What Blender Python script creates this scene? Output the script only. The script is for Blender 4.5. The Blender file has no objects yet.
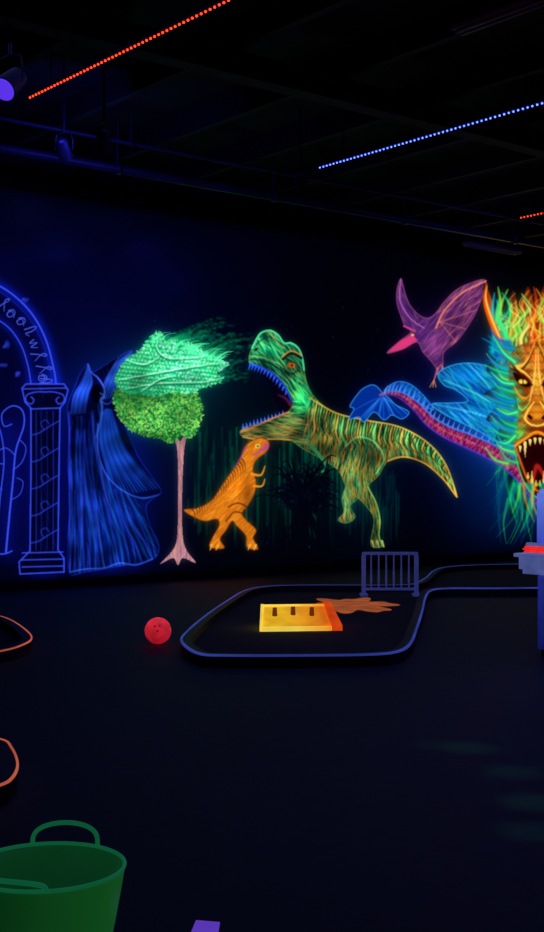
import bpy, bmesh, math, random
import numpy as np
from mathutils import Vector, Matrix
random.seed(7); rng = np.random.default_rng(7)
sc = bpy.context.scene
try:
    sc.view_settings.view_transform = 'Standard'
except Exception: pass

# ------------------------------------------------------------ camera geometry
FP = 1260.; CX = 272.; HY = 475.; CH = 1.5
A = math.radians(51.2)
Fv = Vector((math.cos(A), math.sin(A), 0)); Rv = Vector((math.sin(A), -math.cos(A), 0))
ROT = A - math.pi/2
WY = 14.77
CEIL = 5.75
cam_d = bpy.data.cameras.new("camera"); cam = bpy.data.objects.new("camera", cam_d)
sc.collection.objects.link(cam); sc.camera = cam
cam.location = (0, 0, CH); cam.rotation_euler = (math.radians(90), 0, ROT)
cam_d.sensor_fit = 'VERTICAL'; cam_d.sensor_height = 36; cam_d.lens = FP/932*36
cam_d.shift_y = 9/932.; cam_d.clip_end = 200

def on_level(u, v, z):
    t = (z-CH)/((HY-v)/FP)
    p = (Fv + Rv*((u-CX)/FP))*t
    return Vector((p.x, p.y, z))
def at_depth(u, v, t):
    p = (Fv + Rv*((u-CX)/FP))*t
    return Vector((p.x, p.y, CH+(HY-v)/FP*t))

# ------------------------------------------------------------ materials
def lin(c): return tuple((max(0, x)/255.)**2.2 for x in c)
def mat(name, col, rough=.6, em=None, es=0., metal=0., noise=0., nscale=20., bump=0., col2=None, grad=None):
    """grad = (axis, lo, hi, em2): emission blends from em to em2 along an object axis"""
    m = bpy.data.materials.new(name); m.use_nodes = True
    nt = m.node_tree; b = nt.nodes["Principled BSDF"]
    b.inputs["Roughness"].default_value = rough; b.inputs["Metallic"].default_value = metal
    c = (*lin(col), 1)
    tc = nt.nodes.new("ShaderNodeTexCoord"); n = nt.nodes.new("ShaderNodeTexNoise")
    n.inputs["Scale"].default_value = nscale; n.inputs["Detail"].default_value = 5
    nt.links.new(tc.outputs["Object"], n.inputs["Vector"])
    r = nt.nodes.new("ShaderNodeValToRGB")
    r.color_ramp.elements[0].position = .3; r.color_ramp.elements[1].position = .7
    k = 1-noise
    r.color_ramp.elements[0].color = (c[0]*k, c[1]*k, c[2]*k, 1)
    r.color_ramp.elements[1].color = (*lin(col2), 1) if col2 else c
    nt.links.new(n.outputs["Fac"], r.inputs["Fac"]); nt.links.new(r.outputs["Color"], b.inputs["Base Color"])
    if em:
        e = nt.nodes.new("ShaderNodeMixRGB"); e.blend_type = 'MULTIPLY'; e.inputs[0].default_value = min(1, noise)
        e.inputs[1].default_value = (*lin(em), 1)
        if grad:
            ax, lo, hi, em2 = grad
            sx = nt.nodes.new("ShaderNodeSeparateXYZ"); nt.links.new(tc.outputs["Object"], sx.inputs[0])
            mr = nt.nodes.new("ShaderNodeMapRange"); mr.inputs[1].default_value = lo; mr.inputs[2].default_value = hi
            nt.links.new(sx.outputs[ax], mr.inputs[0])
            gmx = nt.nodes.new("ShaderNodeMixRGB"); gmx.inputs[1].default_value = (*lin(em), 1); gmx.inputs[2].default_value = (*lin(em2), 1)
            nt.links.new(mr.outputs[0], gmx.inputs[0]); nt.links.new(gmx.outputs[0], e.inputs[1])
        r2 = nt.nodes.new("ShaderNodeValToRGB"); r2.color_ramp.elements[0].position = .3; r2.color_ramp.elements[1].position = .65
        r2.color_ramp.elements[0].color = (.25, .25, .25, 1)
        nt.links.new(n.outputs["Fac"], r2.inputs["Fac"]); nt.links.new(r2.outputs["Color"], e.inputs[2])
        nt.links.new(e.outputs["Color"], b.inputs["Emission Color"])
        b.inputs["Emission Strength"].default_value = es
    if bump:
        bp = nt.nodes.new("ShaderNodeBump"); bp.inputs["Strength"].default_value = bump
        bp.inputs["Distance"].default_value = .01
        nt.links.new(n.outputs["Fac"], bp.inputs["Height"]); nt.links.new(bp.outputs["Normal"], b.inputs["Normal"])
    return m
def paint_mat(name, base=.35, es=1.):
    m = bpy.data.materials.new(name); m.use_nodes = True
    nt = m.node_tree; b = nt.nodes["Principled BSDF"]; b.inputs["Roughness"].default_value = .85
    at = nt.nodes.new("ShaderNodeVertexColor"); at.layer_name = "paint"
    nt.links.new(at.outputs["Color"], b.inputs["Emission Color"]); b.inputs["Emission Strength"].default_value = es
    mx = nt.nodes.new("ShaderNodeMixRGB"); mx.inputs[0].default_value = base
    mx.inputs[1].default_value = (.012, .012, .022, 1)
    nt.links.new(at.outputs["Color"], mx.inputs[2]); nt.links.new(mx.outputs["Color"], b.inputs["Base Color"])
    n = nt.nodes.new("ShaderNodeTexNoise"); n.inputs["Scale"].default_value = 60
    bp = nt.nodes.new("ShaderNodeBump"); bp.inputs["Strength"].default_value = .15
    nt.links.new(n.outputs["Fac"], bp.inputs["Height"]); nt.links.new(bp.outputs["Normal"], b.inputs["Normal"])
    try: m.cycles.emission_sampling = 'NONE'
    except Exception: pass
    return m

# ------------------------------------------------------------ mesh helpers
def link(ob, parent=None):
    sc.collection.objects.link(ob)
    if parent: ob.parent = parent
    return ob
def meta(ob, label, cat, kind=None, group=None):
    if label: ob["label"] = label
    if cat: ob["category"] = cat
    if kind: ob["kind"] = kind
    if group: ob["group"] = group
    return ob
def thing(name, loc, rz, label, cat, group=None):
    e = bpy.data.objects.new(name, None); e.empty_display_size = .1
    e.location = loc; e.rotation_euler = (0, 0, rz); link(e)
    return meta(e, label, cat, None, group)
def mesh_ob(name, bm, m, parent=None, smooth=False):
    me = bpy.data.meshes.new(name); bmesh.ops.recalc_face_normals(bm, faces=bm.faces[:])
    bm.to_mesh(me); bm.free()
    if smooth:
        for p in me.polygons: p.use_smooth = True
    me.materials.append(m)
    return link(bpy.data.objects.new(name, me), parent)
def bbox(bm, x0, x1, y0, y1, z0, z1, bev=0., M=None):
    vs = [bm.verts.new((x, y, z)) for x in (x0, x1) for y in (y0, y1) for z in (z0, z1)]
    fs = [(0,1,3,2),(4,6,7,5),(0,4,5,1),(2,3,7,6),(0,2,6,4),(1,5,7,3)]
    fc = [bm.faces.new([vs[i] for i in q]) for q in fs]
    if bev:
        es = list({e for f in fc for e in f.edges})
        r = bmesh.ops.bevel(bm, geom=es, offset=bev, segments=2, affect='EDGES')
        vs = list({v for f in r['faces'] for v in f.verts} | {v for v in vs if v.is_valid})
    if M: bmesh.ops.transform(bm, matrix=M, verts=vs)
    return vs
def cyl(bm, p0, p1, r0, r1=None, seg=16):
    p0, p1 = Vector(p0), Vector(p1); d = p1-p0; r1 = r0 if r1 is None else r1
    q = d.to_track_quat('Z', 'Y').to_matrix().to_4x4()
    M = Matrix.Translation((p0+p1)/2) @ q
    bmesh.ops.create_cone(bm, cap_ends=True, segments=seg, radius1=r0, radius2=r1, depth=d.length, matrix=M)
def tube(bm, pts, r, seg=10, closed=False):
    pts = [Vector(p) for p in pts]; n = len(pts); rings = []
    for i, p in enumerate(pts):
        a = pts[(i-1) % n] if closed or i else p
        b = pts[(i+1) % n] if closed or i < n-1 else p
        t = (b-a).normalized(); s = t.cross(Vector((0, 0, 1)))
        if s.length < 1e-3: s = t.cross(Vector((0, 1, 0)))
        s.normalize(); w = s.cross(t)
        rr = r[i] if isinstance(r, (list, tuple)) else r
        rings.append([bm.verts.new(p+(s*math.cos(k*2*math.pi/seg)+w*math.sin(k*2*math.pi/seg))*rr) for k in range(seg)])
    m = n if closed else n-1
    for i in range(m):
        a, b = rings[i], rings[(i+1) % n]
        for k in range(seg): bm.faces.new((a[k], a[(k+1) % seg], b[(k+1) % seg], b[k]))
    if not closed:
        bm.faces.new(rings[0]); bm.faces.new(rings[-1])
def cr(pts, n=6, closed=False):
    P = [np.array(p, float) for p in pts]; L = len(P); out = []
    rngi = range(L if closed else L-1)
    for i in rngi:
        p1, p2 = P[i], P[(i+1) % L]
        p0 = P[(i-1) % L] if closed or i > 0 else p1
        p3 = P[(i+2) % L] if closed or i+2 < L else p2
        for k in range(n):
            t = k/n
            out.append(.5*((2*p1)+(-p0+p2)*t+(2*p0-5*p1+4*p2-p3)*t*t+(-p0+3*p1-3*p2+p3)*t**3))
    if not closed: out.append(P[-1])
    return [tuple(o) for o in out]

# ============================================================ MURAL CANVAS
S = 2; U0 = -40; V0 = 170; NW = 660*S; NH = 440*S
C = np.zeros((NH, NW, 3)); ID = np.zeros((NH, NW), int); CUR = 0; CLIP = None
def gblur(Z, s):
    r = int(s*3)+1; k = np.exp(-.5*(np.arange(-r, r+1)/s)**2); k /= k.sum()
    n0 = Z.shape[0]+2*r; n1 = Z.shape[1]+2*r
    f0 = np.fft.rfft(k, n0); f1 = np.fft.rfft(k, n1)
    Y = Z.astype(float)
    sh0 = (slice(None),)+(None,)*(Z.ndim-1)
    Y = np.fft.irfft(np.fft.rfft(Y, n0, axis=0)*f0[sh0], n0, axis=0)[r:r+Z.shape[0]]
    sh1 = (None, slice(None))+(None,)*(Z.ndim-2)
    Y = np.fft.irfft(np.fft.rfft(Y, n1, axis=1)*f1[sh1], n1, axis=1)[:, r:r+Z.shape[1]]
    return Y
def nfield(s):
    z = gblur(rng.normal(size=(NH, NW)), s); z = (z-z.mean())/z.std()
    return np.clip(z, -2, 2)
NF = nfield(9); NF2 = nfield(26)
def sub(x0, y0, x1, y1):
    j0 = max(0, int((x0-U0)*S)); j1 = min(NW, int((x1-U0)*S)+2)
    i0 = max(0, int((y0-V0)*S)); i1 = min(NH, int((y1-V0)*S)+2)
    if j1 <= j0 or i1 <= i0: return None
    X, Y = np.meshgrid(U0+(np.arange(j0, j1)+.5)/S, V0+(np.arange(i0, i1)+.5)/S)
    return (slice(i0, i1), slice(j0, j1)), X, Y
def blend(sl, a, col, mode='over', setid=True):
    if CLIP is not None: a = a*CLIP[sl]
    c = np.array(col, float)
    a3 = a[..., None]
    if mode == 'over': C[sl] = C[sl]*(1-a3)+c*a3
    else: C[sl] = C[sl]+c*a3
    if CUR and setid: ID[sl][a > .25] = CUR
def stroke(pts, w, col, alpha=1., soft=.7, mode='over', setid=True, glow=False):
    if not isinstance(w, (list, tuple)): w = [w]*len(pts)
    if len(w) != len(pts): w = list(np.interp(np.linspace(0, 1, len(pts)), np.linspace(0, 1, len(w)), w))
    mw = max(w)*(1.6 if glow else .6)+2+soft
    xs = [p[0] for p in pts]; ys = [p[1] for p in pts]
    r = sub(min(xs)-mw, min(ys)-mw, max(xs)+mw, max(ys)+mw)
    if r is None: return
    sl, X, Y = r; Am = np.zeros(X.shape)
    ox, oy = X[0, 0], Y[0, 0]
    for k in range(len(pts)-1):
        (ax, ay), (bx, by) = pts[k], pts[k+1]
        j0 = max(0, int((min(ax, bx)-mw-ox)*S)); j1 = max(0, int((max(ax, bx)+mw-ox)*S)+2)
        i0 = max(0, int((min(ay, by)-mw-oy)*S)); i1 = max(0, int((max(ay, by)+mw-oy)*S)+2)
        x = X[i0:i1, j0:j1]; y = Y[i0:i1, j0:j1]
        if x.size == 0: continue
        dx, dy = bx-ax, by-ay; L2 = dx*dx+dy*dy+1e-9
        t = np.clip(((x-ax)*dx+(y-ay)*dy)/L2, 0, 1)
        d = np.hypot(x-ax-t*dx, y-ay-t*dy); ww = (w[k]+(w[k+1]-w[k])*t)
        a = np.exp(-(d/(ww*.5+1e-6))**2) if glow else np.clip((ww/2-d)/soft+.5, 0, 1)
        Am[i0:i1, j0:j1] = np.maximum(Am[i0:i1, j0:j1], a)
    blend(sl, Am*alpha, col, mode, setid)
def glow(pts, w, col, alpha=1.): stroke(pts, w, col, alpha, mode='add', glow=True, setid=False)
def polymask(poly):
    M = np.zeros((NH, NW))
    xs = [p[0] for p in poly]; ys = [p[1] for p in poly]
    r = sub(min(xs)-1, min(ys)-1, max(xs)+1, max(ys)+1)
    sl, X, Y = r; ins = np.zeros(X.shape, bool)
    for k in range(len(poly)):
        (x1, y1), (x2, y2) = poly[k], poly[(k+1) % len(poly)]
        if y1 == y2: continue
        ins ^= ((y1 > Y) != (y2 > Y)) & (X < (x2-x1)*(Y-y1)/(y2-y1)+x1)
    M[sl] = ins
    return M
def fill(poly, col, alpha=1.):
    M = polymask(poly); blend((slice(0, NH), slice(0, NW)), M*alpha, col); return M
def blob(cx, cy, rx, ry, col, alpha=1., mode='add'):
    r = sub(cx-rx*2.5, cy-ry*2.5, cx+rx*2.5, cy+ry*2.5)
    if r is None: return
    sl, X, Y = r
    a = np.exp(-(((X-cx)/rx)**2+((Y-cy)/ry)**2))
    blend(sl, a*alpha, col, mode, False)
def hatch(mask, n, L, ang, cols, w=1., alpha=.8, curve=.25, soft=.6):
    global CLIP
    idx = np.argwhere(mask > .5)
    if len(idx) == 0: return
    old = CLIP; CLIP = mask
    for q in rng.integers(0, len(idx), n):
        y = V0+idx[q][0]/S; x = U0+idx[q][1]/S
        a = ang(x, y) if callable(ang) else ang
        a += rng.normal()*.12; l = L*(.5+rng.random())
        k = curve*(rng.random()-.5)*2*l
        dx, dy = math.cos(a)*l/2, math.sin(a)*l/2
        c = cols(x, y) if callable(cols) else cols[rng.integers(0, len(cols))]
        stroke([(x-dx, y-dy), (x-dy*k/l, y+dx*k/l), (x+dx, y+dy)], [w*.4, w, w*.3], c, alpha*(.4+.6*rng.random()), soft=soft)
    CLIP = old
def outline(poly, w, col, alpha=1.): stroke(list(poly)+[poly[0]], w, col, alpha)
def shade(mask, amt, f=None):
    f = NF if f is None else f
    m = mask > .5
    C[m] = C[m]*(1+amt*f[m])[:, None]

# ---------- backdrop
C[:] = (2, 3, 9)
blob(20, 290, 150, 100, (2, 3, 24)); blob(150, 320, 130, 80, (1, 3, 16)); blob(200, 250, 160, 50, (1, 1, 6))  # blue light on the upper left wall, painted into the backdrop colour
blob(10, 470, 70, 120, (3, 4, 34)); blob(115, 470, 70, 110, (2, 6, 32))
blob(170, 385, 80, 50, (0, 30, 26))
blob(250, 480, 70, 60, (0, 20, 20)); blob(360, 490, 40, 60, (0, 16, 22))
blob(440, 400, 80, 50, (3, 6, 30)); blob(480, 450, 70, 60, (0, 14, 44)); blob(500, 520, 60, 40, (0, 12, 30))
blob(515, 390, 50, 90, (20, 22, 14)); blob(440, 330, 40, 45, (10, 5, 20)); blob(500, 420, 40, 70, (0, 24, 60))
for i in range(300):
    x = rng.uniform(188, 352); y = rng.uniform(418, 500); l = rng.uniform(20, 70)
    g = rng.uniform(.25, 1)
    stroke([(x, y), (x+rng.normal()*.6, min(548, y+l))], [1.0, .4], (0, 84*g, 66*g), .65)
for i in range(70):
    x = rng.uniform(340, 400); y = rng.uniform(470, 510); l = rng.uniform(15, 45)
    stroke([(x, y), (x, min(545, y+l))], [1.2, .4], (0, 48, 54), .5)
# wisps sweeping up and right from the crown
for i in range(75):
    t = rng.random(); x = 140+t*70; y = 352+abs(t-.3)*14+rng.normal()*2; l = rng.uniform(20, 78)*(1-.3*t)
    a = -rng.uniform(.35, .8)
    p = cr([(x, y), (x+l*.35, y-l*.28), (x+l*.7, y+l*math.sin(a)*.72), (x+l, y+l*math.sin(a)*.72-2)], 5)
    if p[-1][0] > 266 or p[-1][1] < 300: continue
    g = rng.uniform(.35, 1)
    stroke(p, [2.0, 1.0, .3], (14*g, 150*g, 96*g), .6, soft=1)
for i in range(26):
    x = rng.uniform(210, 226); y = rng.uniform(362, 384); l = rng.uniform(10, 30)
    stroke(cr([(x, y), (x+l*.5, y-l*.12), (x+l, y+rng.uniform(-10, 2))], 4), [1.2, .3], (8, 105, 70), .6)
for i in range(14):
    x = rng.uniform(0, 240); y = rng.uniform(200, 290)
    blob(x, y, rng.uniform(15, 40), rng.uniform(8, 20), (1, 2, rng.uniform(2, 9)))  # uneven patches of the same painted blue wall light
archO = cr([(-40,276),(-10,282),(12,294),(32,314),(46,340),(54,370),(56,384)], 8)
archI = cr([(-40,312),(-10,317),(8,327),(21,345),(28,366),(31,384)], 8)
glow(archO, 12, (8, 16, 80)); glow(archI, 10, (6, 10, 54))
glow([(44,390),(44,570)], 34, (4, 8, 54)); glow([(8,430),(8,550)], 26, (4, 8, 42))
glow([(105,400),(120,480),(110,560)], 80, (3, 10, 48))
for i in range(240):
    x = rng.uniform(-30, 560); y = rng.uniform(300, 560)
    stroke([(x, y), (x+.2, y)], rng.uniform(.6, 1.1), (20, 40, 110), .5)
for (x, y) in [(6,345),(24,300),(-15,350),(3,365),(18,374)]:
    for a in range(4):
        dx, dy = 3.2*math.cos(a*math.pi/4), 3.2*math.sin(a*math.pi/4)
        stroke([(x-dx, y-dy), (x+dx, y+dy)], .8, (50, 70, 220), .8)
B = C.copy()

FIG = {}
def begin(i, name, label, cat):
    global CUR, CLIP
    CUR = i; CLIP = None; FIG[i] = (name, label, cat)

# ---------- arch + column
begin(1, "painted_archway", "glowing blue painted archway with rune band and column", "mural")
BL = (60, 80, 240); BD = (28, 40, 170)
stroke(archO, 1.6, BL); stroke(archI, 1.2, BL)
stroke([(x-3, y+4) for x, y in archO], .7, BD)
mid = [((archO[k][0]+archI[min(k, len(archI)-1)][0])/2, (archO[k][1]+archI[min(k, len(archI)-1)][1])/2) for k in range(len(archO))]
glyphs = [[(-4,-3),(-2,7),(0,8),(1,2),(0,-4),(4,-2)], [(-4,0),(-1,4),(3,2),(1,-4),(-3,-3),(-1,2),(5,-1)], [(-4,-6),(-1,2),(2,7),(1,9),(-1,5),(4,-4)], [(-4,1),(-2,-4),(0,3),(2,-4),(5,2)]]
for j, k in enumerate(range(5, 46, 4)):
    m0, m1 = mid[k], mid[k+1]; tx, ty = m1[0]-m0[0], m1[1]-m0[1]; L = math.hypot(tx, ty)+1e-6; tx /= L; ty /= L; nx_, ny_ = ty, -tx
    o_ = rng.normal()*1.0
    stroke(cr([(m0[0]+tx*a+nx_*(b+o_), m0[1]+ty*a+ny_*(b+o_)) for a, b in glyphs[(j*3+j//4) % 4]], 6), [1.2, .8, 1.1, .7], (80, 102, 252), .95)
cp = [(22,388),(26,384),(64,384),(68,390),(65,402),(60,408),(59,470),(58,550),(64,558),(64,572),(20,574),(19,562),(30,551),(31,470),(31,408),(25,402)]
cm = fill(cp, (4, 6, 32))
hatch(cm, 140, 14, 1.57, [BD, (24, 38, 150)], .8, .3)
outline(cp, 1.3, BL)
stroke([(23, 389), (67, 388)], 1.1, BL); stroke([(30, 409), (61, 408)], 1.2, BL)
for cx_, s_ in ((30, 1), (60, -1)):   # scrolled capital
    stroke(cr([(45, 392), (cx_+6*s_, 392), (cx_-3*s_, 395), (cx_-4*s_, 401), (cx_+1*s_, 404), (cx_+4*s_, 400), (cx_+1*s_, 397)], 6), 1.1, BL)
for y in (552, 559, 566): stroke([(22, y+1), (63, y)], 1.1, BL)
for x, c_ in ((36, .7), (41, .45), (47, .45), (53, .7)): stroke([(x, 411), (x+.5, 480), (x, 550)], .9, (44, 60, 200), c_)
for k in range(5):   # loose vine over the shaft
    y = 425+k*27
    stroke(cr([(31, y+10), (39, y+8), (50, y+1), (59, y-4)], 6), 1.0, (52, 70, 220), .85)
    stroke(cr([(44, y+5), (41, y-2), (46, y-5), (49, y-1)], 5), .8, (52, 70, 220), .8)
stroke(cr([(6,552),(9,520),(13,480),(16,450),(24,425),(22,410),(12,406),(2,414),(4,426),(12,424)], 7), [2.0,1.5,1.1], BL)
stroke(cr([(-4,552),(0,500),(4,460),(0,430),(-10,415),(-20,425)], 7), 1.2, BL)
stroke(cr([(15,455),(6,448),(-2,452),(-3,462),(4,464)], 6), 1.0, BL)
stroke(cr([(13,470),(22,462),(26,448),(20,440)], 6), 1.0, BL)
stroke(cr([(11,500),(20,494),(23,482),(17,478)], 6), .9, BL); stroke(cr([(2,490),(-6,482),(-4,472)], 6), .9, BL)
stroke(cr([(-38,552),(-30,548),(0,554),(12,551)], 6), 1.4, BL)

# ---------- wizard
begin(2, "painted_robed_figure", "blue glowing painted hooded figure in a long draped robe", "mural")
wp = cr([(132,350),(134,353),(126,362),(121,372),(120,384),(116,394),(120,404),(126,428),(138,456),(157,484),(161,493),(152,499),(146,508),(150,525),(159,546),(152,560),(120,566),(85,572),(70,573),(68,540),(70,500),(68,468),(69,430),(67,410),(70,398),(75,386),(80,374),(88,364),(92,372),(102,367),(116,358)], 5, True)
wm = fill(wp, (3, 7, 32))
blob(112, 520, 34, 50, (4, 26, 76)); blob(125, 450, 20, 40, (4, 22, 70)); blob(86, 388, 14, 16, (8, 16, 60)); blob(80, 480, 12, 60, (4, 6, 40))
CLIP = wm
ys = np.array([400, 430, 460, 490, 520, 545, 574.])
lx = np.array([72, 71, 70, 71, 70, 68, 66.]); rx_ = np.array([110, 114, 118, 126, 140, 154, 164.])
for k in range(34):
    s = (k+.5)/34+rng.normal()*.015; ph = rng.uniform(0, 6); am = .8+2.6*s
    pts = [(l_+(r_-l_)*s+am*math.sin(y*.05+ph), y) for y, l_, r_ in zip(ys, lx, rx_)]
    st = rng.integers(0, 4); c = cr(pts[st:], 5)
    stroke(c, [.3, 1.8 if k % 3 else 3.4, .8], [(30,60,190),(22,84,175),(48,74,215),(14,36,120)][k % 4], .65, soft=2.2)
    stroke([(x+1.8, y) for x, y in c], 1.0, (3, 5, 24), .5, soft=1.4)
hatch(wm, 260, 16, lambda x, y: 1.5-(x-80)*.008*(y > 470), [(40,76,210),(20,100,180),(60,84,225)], .7, .5, soft=.8)
sl_p = cr([(104,410),(114,410),(124,424),(138,455),(158,484),(161,494),(142,498),(122,490),(106,474),(98,450),(98,424)], 5, True)
old = CLIP; CLIP = None; smk = fill(sl_p, (5, 15, 58)); CLIP = smk
for k in range(15):
    s = k/14; c = cr([(103+s*9, 408+s*2), (100+s*22, 440+s*2), (108+s*28, 472-s*8), (114+s*46, 496-s*8)], 6)
    stroke(c, [.4, 2.0, .8], [(40,72,215),(22,100,190),(26,54,170)][k % 3], .75, soft=1.6)
CLIP = old
stroke(cr([(98,424),(98,450),(106,474),(122,490),(142,498),(161,494)], 6), 1.2, (60, 96, 230), .85, soft=1)
ar = cr([(133,351),(128,362),(122,376),(118,392),(108,404),(100,398),(104,384),(112,368),(121,356)], 5, True)
amk = polymask(ar)*wm; blend((slice(0, NH), slice(0, NW)), amk, (6, 16, 62)); CLIP = amk
for k in range(8):
    s = k/7; stroke(cr([(132, 351), (116+s*10, 364+s*4), (106+s*14, 384+s*4), (101+s*16, 400-s*4)], 5), [.6, 1.6, .8], [(60,90,235),(26,90,190)][k % 2], .85, soft=1.)
CLIP = None; outline(ar, .9, (64, 92, 235), .8)
# pointed hood leaning forward, with shadowed face
hp = cr([(69,412),(70,398),(75,386),(80,374),(88,364),(91,372),(98,378),(104,388),(104,398),(98,404),(90,412),(78,416)], 5, True)
CLIP = None; hmk = fill(hp, (6, 13, 56)); CLIP = hmk
for k in range(10):
    s = k/9; stroke(cr([(71+s*14, 414-s*1), (74+s*14, 396-s*2), (82+s*10, 382-s*1), (88, 365)], 5), [.8, 1.9, .7], [(54,80,230),(26,56,180),(30,96,195)][k % 3], .8, soft=1.2)
CLIP = None; fill(cr([(97,384),(102,390),(101,398),(95,403),(91,396),(92,388)], 5, True), (2, 3, 12)); stroke(cr([(88,364),(91,372),(98,378),(104,388),(104,398)], 6), 1.4, (74, 100, 238), .9)
stroke(cr([(100,393),(104,396),(101,400),(102,408),(100,424),(96,438)], 5), [1.2, 3, 2, .4], (60, 104, 205), .75, soft=1.4)
outline(wp, .8, (44, 62, 220), .55)
stroke([(69,412),(70,572)], 1.4, (42, 54, 205), .8); stroke(cr([(70,572),(86,569),(104,568),(120,563),(136,565),(152,559)], 5), 1.4, (50, 90, 220), .8)
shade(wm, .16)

# ---------- tree
begin(3, "painted_tree", "painted tree with glowing green crown and pale pink trunk", "mural")
tk = cr([(174,440),(168,424),(175,430),(180,441),(188,428),(191,426),(185,444),(183,470),(182,510),(183,538),(187,551),(196,563),(183,558),(178,565),(173,558),(160,564),(172,551),(177,538),(178,505),(178,470),(177,448)], 5, True)
tm = fill(tk, (172, 120, 134))
hatch(tm, 220, 18, 1.57, [(220,170,160),(120,74,104),(200,145,145),(160,100,90)], .9, .7)
def leafy(poly, base, cols, n, w0=1.5, edge=True):
    m = fill(poly, base); blur_m = gblur(m, 3)
    idx = np.argwhere((blur_m > (.22 if edge else .5)))
    for q in rng.integers(0, len(idx), n):
        y = V0+idx[q][0]/S; x = U0+idx[q][1]/S; a = rng.normal()*.9-.5; l = rng.uniform(1.0, 2.4)
        c = np.array(cols[rng.integers(0, len(cols))])*(1+.2*NF2[idx[q][0], idx[q][1]])
        stroke([(x, y), (x+math.cos(a)*l, y+math.sin(a)*l)], [rng.uniform(.8, w0), .4], np.clip(c, 0, 255), .9, .5)
    return m
c2 = cr([(114,400),(117,388),(130,380),(155,382),(178,384),(195,392),(202,406),(200,422),(191,438),(181,435),(172,443),(160,438),(147,436),(131,430),(119,416)], 5, True)
m2_ = leafy(c2, (26, 104, 44), [(100,220,76),(160,240,100),(44,150,64),(10,60,34),(130,235,110),(190,210,100),(30,120,60)], 2800)
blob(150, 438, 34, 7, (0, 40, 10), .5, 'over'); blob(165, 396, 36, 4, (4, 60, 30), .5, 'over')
c1 = cr([(115,382),(119,369),(128,358),(140,350),(148,340),(160,332),(166,343),(182,341),(197,348),(212,356),(228,364),(217,372),(223,380),(206,387),(190,393),(172,391),(158,396),(140,394),(124,392)], 5, True)
m1 = leafy(c1, (20, 160, 92), [(70,250,145),(150,255,190),(34,200,115),(14,120,76),(100,255,160),(180,255,205)], 1700)
CLIP = m1
for r_i in range(16):
    for k in range(34):
        x = 114+k*3.5+(r_i % 2)*1.75; y = 332+r_i*4.0+(x-170)*.10
        stroke(cr([(x-1.7, y), (x, y+2.0), (x+1.7, y)], 3), .7, (8, 100, 62), .6)
        stroke([(x-.7, y-.4), (x+.7, y-.4)], 1.1, (170, 255, 205), .55)
blob(195, 362, 16, 8, (40, 60, 40), .7)
CLIP = None
for p in [[(117,382),(150,376),(190,369),(226,364)],[(124,391),(160,385),(200,384),(222,380)],[(126,362),(145,366),(160,358)],[(160,334),(157,350),(170,360),(206,358)],[(140,394),(160,381),(175,378)]]:
    c = cr(p, 6); stroke(c, [.6, 1.9, .6], (4, 86, 56), .8, soft=1.2)
    stroke([(x, y-1.9) for x, y in c], [.5, 1.2, .5], (190, 255, 215), .85)
for k in range(34):
    x = rng.uniform(150, 222); y = 343+(x-160)*.3+rng.normal(); l = rng.uniform(6, 20)
    stroke(cr([(x, y), (x+l*.5, y-l*.42), (x+l, y-l*.5)], 3), [1.8, .3], (80, 245, 155), .8)
shade(m1, .1)

# ---------- large dinosaur
begin(4, "painted_tyrannosaurus", "green and orange striped painted tyrannosaurus with open toothy jaws", "mural")
head_pts = [(256,340),(261,333),(270,330.5),(278,335),(284,343),(291,343),(298,348),(302,357),(304,370),(308,386)]
body = cr(head_pts+[(318,401),(336,413),(365,420),(400,427),(428,443),(446,465),(457,497),(443,479),(424,463),(404,457),(388,461),(378,476),(368,487),(376,503),(380,520),(379,536),(383,546),(371,545),(374,520),(367,507),(354,494),(346,486),(338,470),(320,458),(302,448),(290,440),(275,439),(258,439.5),(244,437),(240,432),(246,427),(259,424),(270,420),(280,415),(288,412),(293,403),(289,392),(282,381),(274,373),(265,368),(256,366),(250,364),(249,357),(252,348)], 6, True)
bm_ = fill(body, (10, 36, 28))
leg2 = cr([(350,474),(360,482),(358,498),(350,506),(355,517),(347,523),(338,520),(344,512),(342,500),(345,488)], 5, True)
lm = fill(leg2, (10, 34, 34)); bmall = np.maximum(bm_, lm)
tb = [[310,336,365,400,428,446,457],[398,413,420,427,443,465,497]]
def tcol(x, y):
    if x < 312 and y < 412:
        return [(44,180,104),(80,225,134),(16,96,70),(140,150,58),(8,60,50)][rng.integers(0, 5)]
    if x < 312: return [(170,125,54),(80,165,90),(30,110,70),(200,130,50)][rng.integers(0, 4)]
    if y > 470 and x < 400: return [(160,125,44),(66,165,90),(24,100,70),(200,140,40)][rng.integers(0, 4)]
    t = (y-np.interp(x, tb[0], tb[1]))/40
    if t < .35: return [(90,205,100),(165,200,76),(36,130,76),(230,180,70)][rng.integers(0, 4)]
    return [(240,150,44),(130,145,54),(56,155,88),(200,112,36),(16,60,44)][rng.integers(0, 5)]
def tang(x, y):
    if x < 312 and y < 400: return .9
    if x < 305: return .12
    if y > 475 and x < 400: return 1.5
    return 1.75 if x < 400 else 1.3
hatch(bmall, 1900, 14, tang, tcol, 1.0, .88)
for i in range(52):
    x = 312+i*2.7; yt = np.interp(x, tb[0], tb[1]); ln = np.interp(x, [312,340,400,440], [38,36,26,11])
    CLIP = bmall; stroke(cr([(x+1, yt), (x-2+rng.normal(), yt+ln*.5), (x+2+rng.normal(), yt+ln*rng.uniform(.7, 1))], 4), [1.7, 1.0, .3], (4, 16, 16), .8)
    if i % 2: stroke(cr([(x+2.4, yt+1), (x-.6, yt+ln*.5), (x+3, yt+ln*.8)], 4), [1.2, 1.0, .3], (248,172,66) if i % 4 == 1 else (100,230,124), .85)
    CLIP = None
CLIP = bmall
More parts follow.
